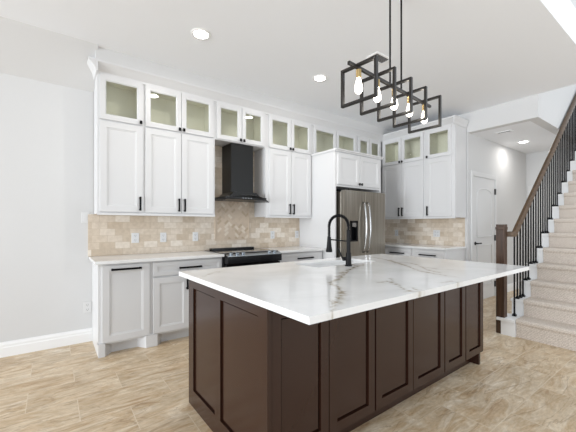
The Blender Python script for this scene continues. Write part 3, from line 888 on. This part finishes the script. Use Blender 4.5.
bm = bmesh.new(); lathe(bm, [(0.027, 0.105), (0.029, 0.115), (0.022, 0.15), (0.018, 0.19), (0.015, 0.24)], (tip.x, tip.y, 0), 16); obj('spray_head', bm, M['matte_black'], fc)
bm = bmesh.new(); tube(bm, [base + Vector((0, 0, 0.205)), tip + Vector((0, 0, 0.215))], 0.006, 8); obj('support_arm', bm, M['matte_black'], fc)
bm = bmesh.new(); tube(bm, [base + Vector((0, 0, 0.06)), base + Vector((-0.045, 0.02, 0.06))], 0.016, 10)
tube(bm, [base + Vector((-0.045, 0.02, 0.06)), base + Vector((-0.075, 0.05, 0.15))], 0.006, 8); obj('lever', bm, M['matte_black'], fc)

# ------------------------------------------------------------------ staircase
RUN, RISE, XN = 0.228, 0.190, 4.185
NST = 16
st = thing('staircase', 'carpeted white staircase with brown newel post, wood handrail and black iron balusters', 'stairs', (0, 0, 0))
YL, YRt = 1.49, 0.28
for n in range(1, NST + 1):
    xn = XN + RUN * (n - 1)
    bm = bmesh.new()
    zt = RISE * n
    box(bm, xn + 0.012, xn + 0.012 + RUN, YRt, YL, max(0.0, zt - RISE - 0.4) if n > 3 else 0.0, zt - 0.03)
    if n == 1: box(bm, 4.160, xn + 0.012, 1.37, YL + 0.02, 0, zt - 0.03)
    box(bm, xn, xn + RUN + 0.024, YRt, YL + (0.06 if n == 1 else 0.008), zt - 0.03, zt)
    if n == 1: box(bm, xn - 0.045, xn, 1.37, YL + 0.06, zt - 0.03, zt)
    obj('step', bm, M['trim'], st)
prof_o = []
g = 0.012
for n in range(1, NST + 1):
    xn = XN + RUN * (n - 1); zt = RISE * n
    xr = xn + 0.012
    zb = zt - RISE
    prof_o += [(xr - g, zb + (0.0 if n == 1 else g)), (xr - g, zt - 0.045), (xn - 0.010, zt - 0.04), (xn - 0.018, zt - 0.022), (xn - 0.016, zt - 0.002), (xn - 0.004, zt + g)]
prof_o.append((XN + RUN * NST, RISE * NST + g))
bm = bmesh.new()
ya, yb = 1.365, 0.40
A = [bm.verts.new((x, ya, z)) for x, z in prof_o]; B = [bm.verts.new((x, yb, z)) for x, z in prof_o]
cxs = [(x + 0.030, z - 0.024) for x, z in prof_o]
A2 = [bm.verts.new((x + 0.012, ya, max(z - 0.010, 0))) for x, z in prof_o]; B2 = [bm.verts.new((x + 0.012, yb, max(z - 0.010, 0))) for x, z in prof_o]
for i in range(len(prof_o) - 1):
    bm.faces.new((A[i], A[i + 1], B[i + 1], B[i]))
    bm.faces.new((A[i], A2[i], A2[i + 1], A[i + 1])); bm.faces.new((B[i], B[i + 1], B2[i + 1], B2[i]))
    bm.faces.new((A2[i], B2[i], B2[i + 1], A2[i + 1]))
obj('carpet', bm, M['carpet'], st)

rl = st
def rp(x, y, z): return (x, y, z)
bm = bmesh.new()
nx0, ny0 = 4.168, 1.478
nw = 0.086
box(bm, nx0, nx0 + nw, ny0, ny0 + nw, 0.0, 1.20); box(bm, nx0 - 0.005, nx0 + nw + 0.005, ny0 - 0.005, ny0 + nw + 0.005, 1.20, 1.235); box(bm, nx0, nx0 + nw, ny0, ny0 + nw, 1.235, 1.262)
obj('newel_post', bm, M['newel'], rl, 0.003)
YRL = 1.440
SL = RISE / RUN
def railz(x): return max(1.15, 3.36 - 0.825 * (7.02 - x))
bm = bmesh.new()
cs = [(-0.030, -0.034), (0.030, -0.034), (0.034, -0.010), (0.030, 0.018), (0.018, 0.034), (-0.018, 0.034), (-0.030, 0.018), (-0.034, -0.010)]
xk = 4.168 + 0.086
pts = [xk, xk + 0.04] + [7.02 - (3.36 - 1.15) / 0.825 + d for d in (-0.03, 0.0, 0.04, 0.1)] + [5.0, 6.0, 7.0, 7.8]
rings = []
for i, x in enumerate(pts):
    xa, xb = pts[max(i - 1, 0)], pts[min(i + 1, len(pts) - 1)]
    t = Vector((xb - xa, 0, railz(xb) - railz(xa))).normalized(); up = Vector((-t.z, 0, t.x))
    c = Vector(rp(x, YRL, railz(x))) + (Vector((0, 0.02, 0)) if i == 0 else Vector((0, 0, 0)))
    rings.append([bm.verts.new(c + Vector((0, a * 0.8, 0)) + up * b * 0.9) for a, b in cs])
for a, b in zip(rings, rings[1:]):
    for i in range(8): bm.faces.new((a[i], a[(i + 1) % 8], b[(i + 1) % 8], b[i]))
bm.faces.new(rings[0][::-1]); bm.faces.new(rings[-1])
obj('handrail', bm, M['rail'], rl)
xs = [4.355]
k = 0
while 4.447 + 0.0912 * k < 7.6:
    xs.append(4.447 + 0.0912 * k); k += 1
for x in xs:
    n = int((x - XN) / RUN) + 1
    zt = RISE * n
    bm = bmesh.new(); box(bm, *(rp(x - 0.0070, 0, 0)[0], rp(x + 0.0070, 0, 0)[0], YRL - 0.0070, YRL + 0.0070, zt, railz(x) - 0.03))
    b = obj('baluster', bm, M['black'], rl)
    bm = bmesh.new(); x0 = x; y0 = YRL
    box(bm, x0 - 0.019, x0 + 0.019, y0 - 0.019, y0 + 0.019, zt, zt + 0.018); box(bm, x0 - 0.011, x0 + 0.011, y0 - 0.011, y0 + 0.011, zt + 0.018, zt + 0.03)
    obj('shoe', bm, M['black'], b)

# ------------------------------------------------------------------ chandelier
ch = thing('chandelier', 'black linear chandelier of five open square frames with glowing bulbs over the island', 'chandelier', (2.023, 1.415, ZC), R(5.17))
ZB_ = 2.257 - ZC
bm = bmesh.new(); box(bm, -0.556, 0.556, -0.010, 0.010, ZB_ - 0.010, ZB_ + 0.010); obj('crossbar', bm, M['bronze'], ch, 0.002)
for s in (-0.078, 0.078):
    bm = bmesh.new(); lathe(bm, [(0.0065, ZB_ + 0.010), (0.0065, -0.02)], (s, 0, 0), 10); obj('rod', bm, M['black'], ch)
bm = bmesh.new(); box(bm, -0.16, 0.16, -0.055, 0.055, -0.022, 0.0); obj('canopy', bm, M['bronze'], ch, 0.003)
for u in (-0.452, -0.240, -0.022, 0.200, 0.446):
    bm = bmesh.new(); hw, hh, t = 0.128, 0.248, 0.0085; q = 0.0115
    zt = ZB_ + 0.028
    for v in (-hw, hw): box(bm, u - q, u + q, v - t, v + t, zt - hh, zt)
    box(bm, u - q, u + q, -hw + t, hw - t, zt - 2 * t, zt); box(bm, u - q, u + q, -hw + t, hw - t, zt - hh, zt - hh + 2 * t)
    obj('frame', bm, M['bronze'], ch, 0.0015)
    bm = bmesh.new(); lathe(bm, [(0.010, ZB_ - 0.010), (0.017, ZB_ - 0.013), (0.017, ZB_ - 0.060), (0.013, ZB_ - 0.064)], (u, 0, 0), 14); obj('socket', bm, M['brass'], ch)
    zb = ZB_ - 0.062
    bm = bmesh.new(); lathe(bm, [(0.011, zb), (0.014, zb - 0.016), (0.021, zb - 0.044), (0.026, zb - 0.068), (0.024, zb - 0.084), (0.015, zb - 0.098), (0.005, zb - 0.103)], (u, 0, 0), 16)
    obj('bulb', bm, M['bulb'], ch, smooth=True)

# ------------------------------------------------------------------ ceiling fittings
def recessed(x, y, z, label, power):
    t = thing('recessed_light', label, 'ceiling light', (x, y, z), 0, 'recessed ceiling lights')
    bm = bmesh.new()
    seg = 28
    prof = [(0.062, -0.001), (0.066, -0.006), (0.088, -0.007), (0.094, 0.0)]
    rings = [[bm.verts.new((r * math.cos(2 * PI * i / seg), r * math.sin(2 * PI * i / seg), h)) for i in range(seg)] for r, h in prof]
    for a, b in zip(rings, rings[1:]):
        for i in range(seg): bm.faces.new((a[i], a[(i + 1) % seg], b[(i + 1) % seg], b[i]))
    obj('trim_ring', bm, M['trim'], t, smooth=True)
    bm = bmesh.new(); lathe(bm, [(0.063, -0.001), (0.063, -0.0078), (0.055, -0.0085)], (0, 0, 0), 28); obj('lens', bm, M['ceil_light'], t)
    d = bpy.data.lights.new('recessed_lamp', 'AREA'); d.shape = 'DISK'; d.size = 0.12; d.energy = power; d.color = (1, 0.97, 0.92); d.spread = R(175)
    o = bpy.data.objects.new('recessed_lamp', d); C.objects.link(o); o.parent = t; o.location = (0, 0, -0.0095)
    return t
recessed(1.112, 2.871, ZC, 'recessed ceiling light nearest the left cabinets', 5)
recessed(2.602, 2.878, ZC, 'recessed ceiling light left of the chandelier', 5)
recessed(6.68, 2.07, 2.72, 'recessed ceiling light in the hall ceiling', 3)

def vent(x, y, z, w, d, label, rot=0):
    t = thing('ceiling_vent', label, 'vent', (x, y, z), rot, 'ceiling vents')
    bm = bmesh.new()
    box(bm, -w / 2, w / 2, -d / 2, -d / 2 + 0.018, -0.008, 0); box(bm, -w / 2, w / 2, d / 2 - 0.018, d / 2, -0.008, 0)
    box(bm, -w / 2, -w / 2 + 0.018, -d / 2 + 0.018, d / 2 - 0.018, -0.008, 0); box(bm, w / 2 - 0.018, w / 2, -d / 2 + 0.018, d / 2 - 0.018, -0.008, 0)
    obj('frame', bm, M['trim'], t)
    bm = bmesh.new(); n = 7
    for k in range(n):
        yy = -d / 2 + 0.018 + (d - 0.036) * (k + 0.5) / n
        prism(bm, [(yy - 0.006, -0.007), (yy - 0.004, -0.007), (yy + 0.006, -0.001), (yy + 0.004, -0.001)], 'X', -w / 2 + 0.018, w / 2 - 0.018)
    obj('slats', bm, M['vent'], t)
    bxo('duct', (-w / 2 + 0.018, w / 2 - 0.018, -d / 2 + 0.018, d / 2 - 0.018, -0.0008, -0.0002), M['ventdark'], t)
vent(2.80, 2.16, ZC, 0.25, 0.14, 'grey ceiling vent above the chandelier frames', R(0))
vent(5.72, 2.03, 2.72, 0.10, 0.22, 'small vent in the hall ceiling', 0)

# ------------------------------------------------------------------ switches and outlets
def plate(loc, label, w=0.072, h=0.116, rot=0.0, kind='outlet', n=1):
    t = thing('light_switch' if kind == 'switch' else 'outlet', label, 'switch' if kind == 'switch' else 'outlet', loc, rot, 'white wall plates')
    bxo('cover_plate', (-w / 2, w / 2, -0.006, 0, -h / 2, h / 2), M['plate'], t, 0.002)
    for k in range(n):
        ox = (k - (n - 1) / 2) * 0.046
        if kind == 'outlet':
            for s in (-1, 1):
                bm = bmesh.new(); box(bm, ox - 0.009, ox - 0.006, -0.0075, -0.006, s * 0.025 - 0.006, s * 0.025 + 0.008); box(bm, ox + 0.006, ox + 0.009, -0.0075, -0.006, s * 0.025 - 0.006, s * 0.025 + 0.008)
                box(bm, ox - 0.003, ox + 0.003, -0.0075, -0.006, s * 0.025 - 0.014, s * 0.025 - 0.009)
                obj('socket', bm, M['slot'], t)
        else:
            bxo('rocker', (ox - 0.016, ox + 0.016, -0.010, -0.006, -0.033, 0.033), M['plate'], t, 0.001)
ys = D - 0.011
plate((0.305, D, 0.37), 'white outlet low on the wall beside the base cabinet')
plate((0.285, D, 1.335), 'white light switch on the wall beside the upper cabinet corner', kind='switch')
plate((0.776, ys, 1.105), 'white outlet on the backsplash, leftmost of three', w=0.08)
plate((1.091, ys, 1.105), 'white outlet on the backsplash, middle one left of the range')
plate((1.492, ys, 1.105), 'white outlet on the backsplash nearest the left of the range')
plate((2.691, ys, 1.105), 'white outlet on the backsplash right of the range')
plate((3.16, ys, 1.105), 'white outlet on the backsplash beside the refrigerator panel')
plate((XR - 0.011, 3.68, 1.105), 'white outlet on the right backsplash beside the refrigerator', rot=R(-90))
plate((XR - 0.011, 2.891, 1.11), 'white double outlet on the right backsplash above the counter', w=0.116, rot=R(-90), n=2)
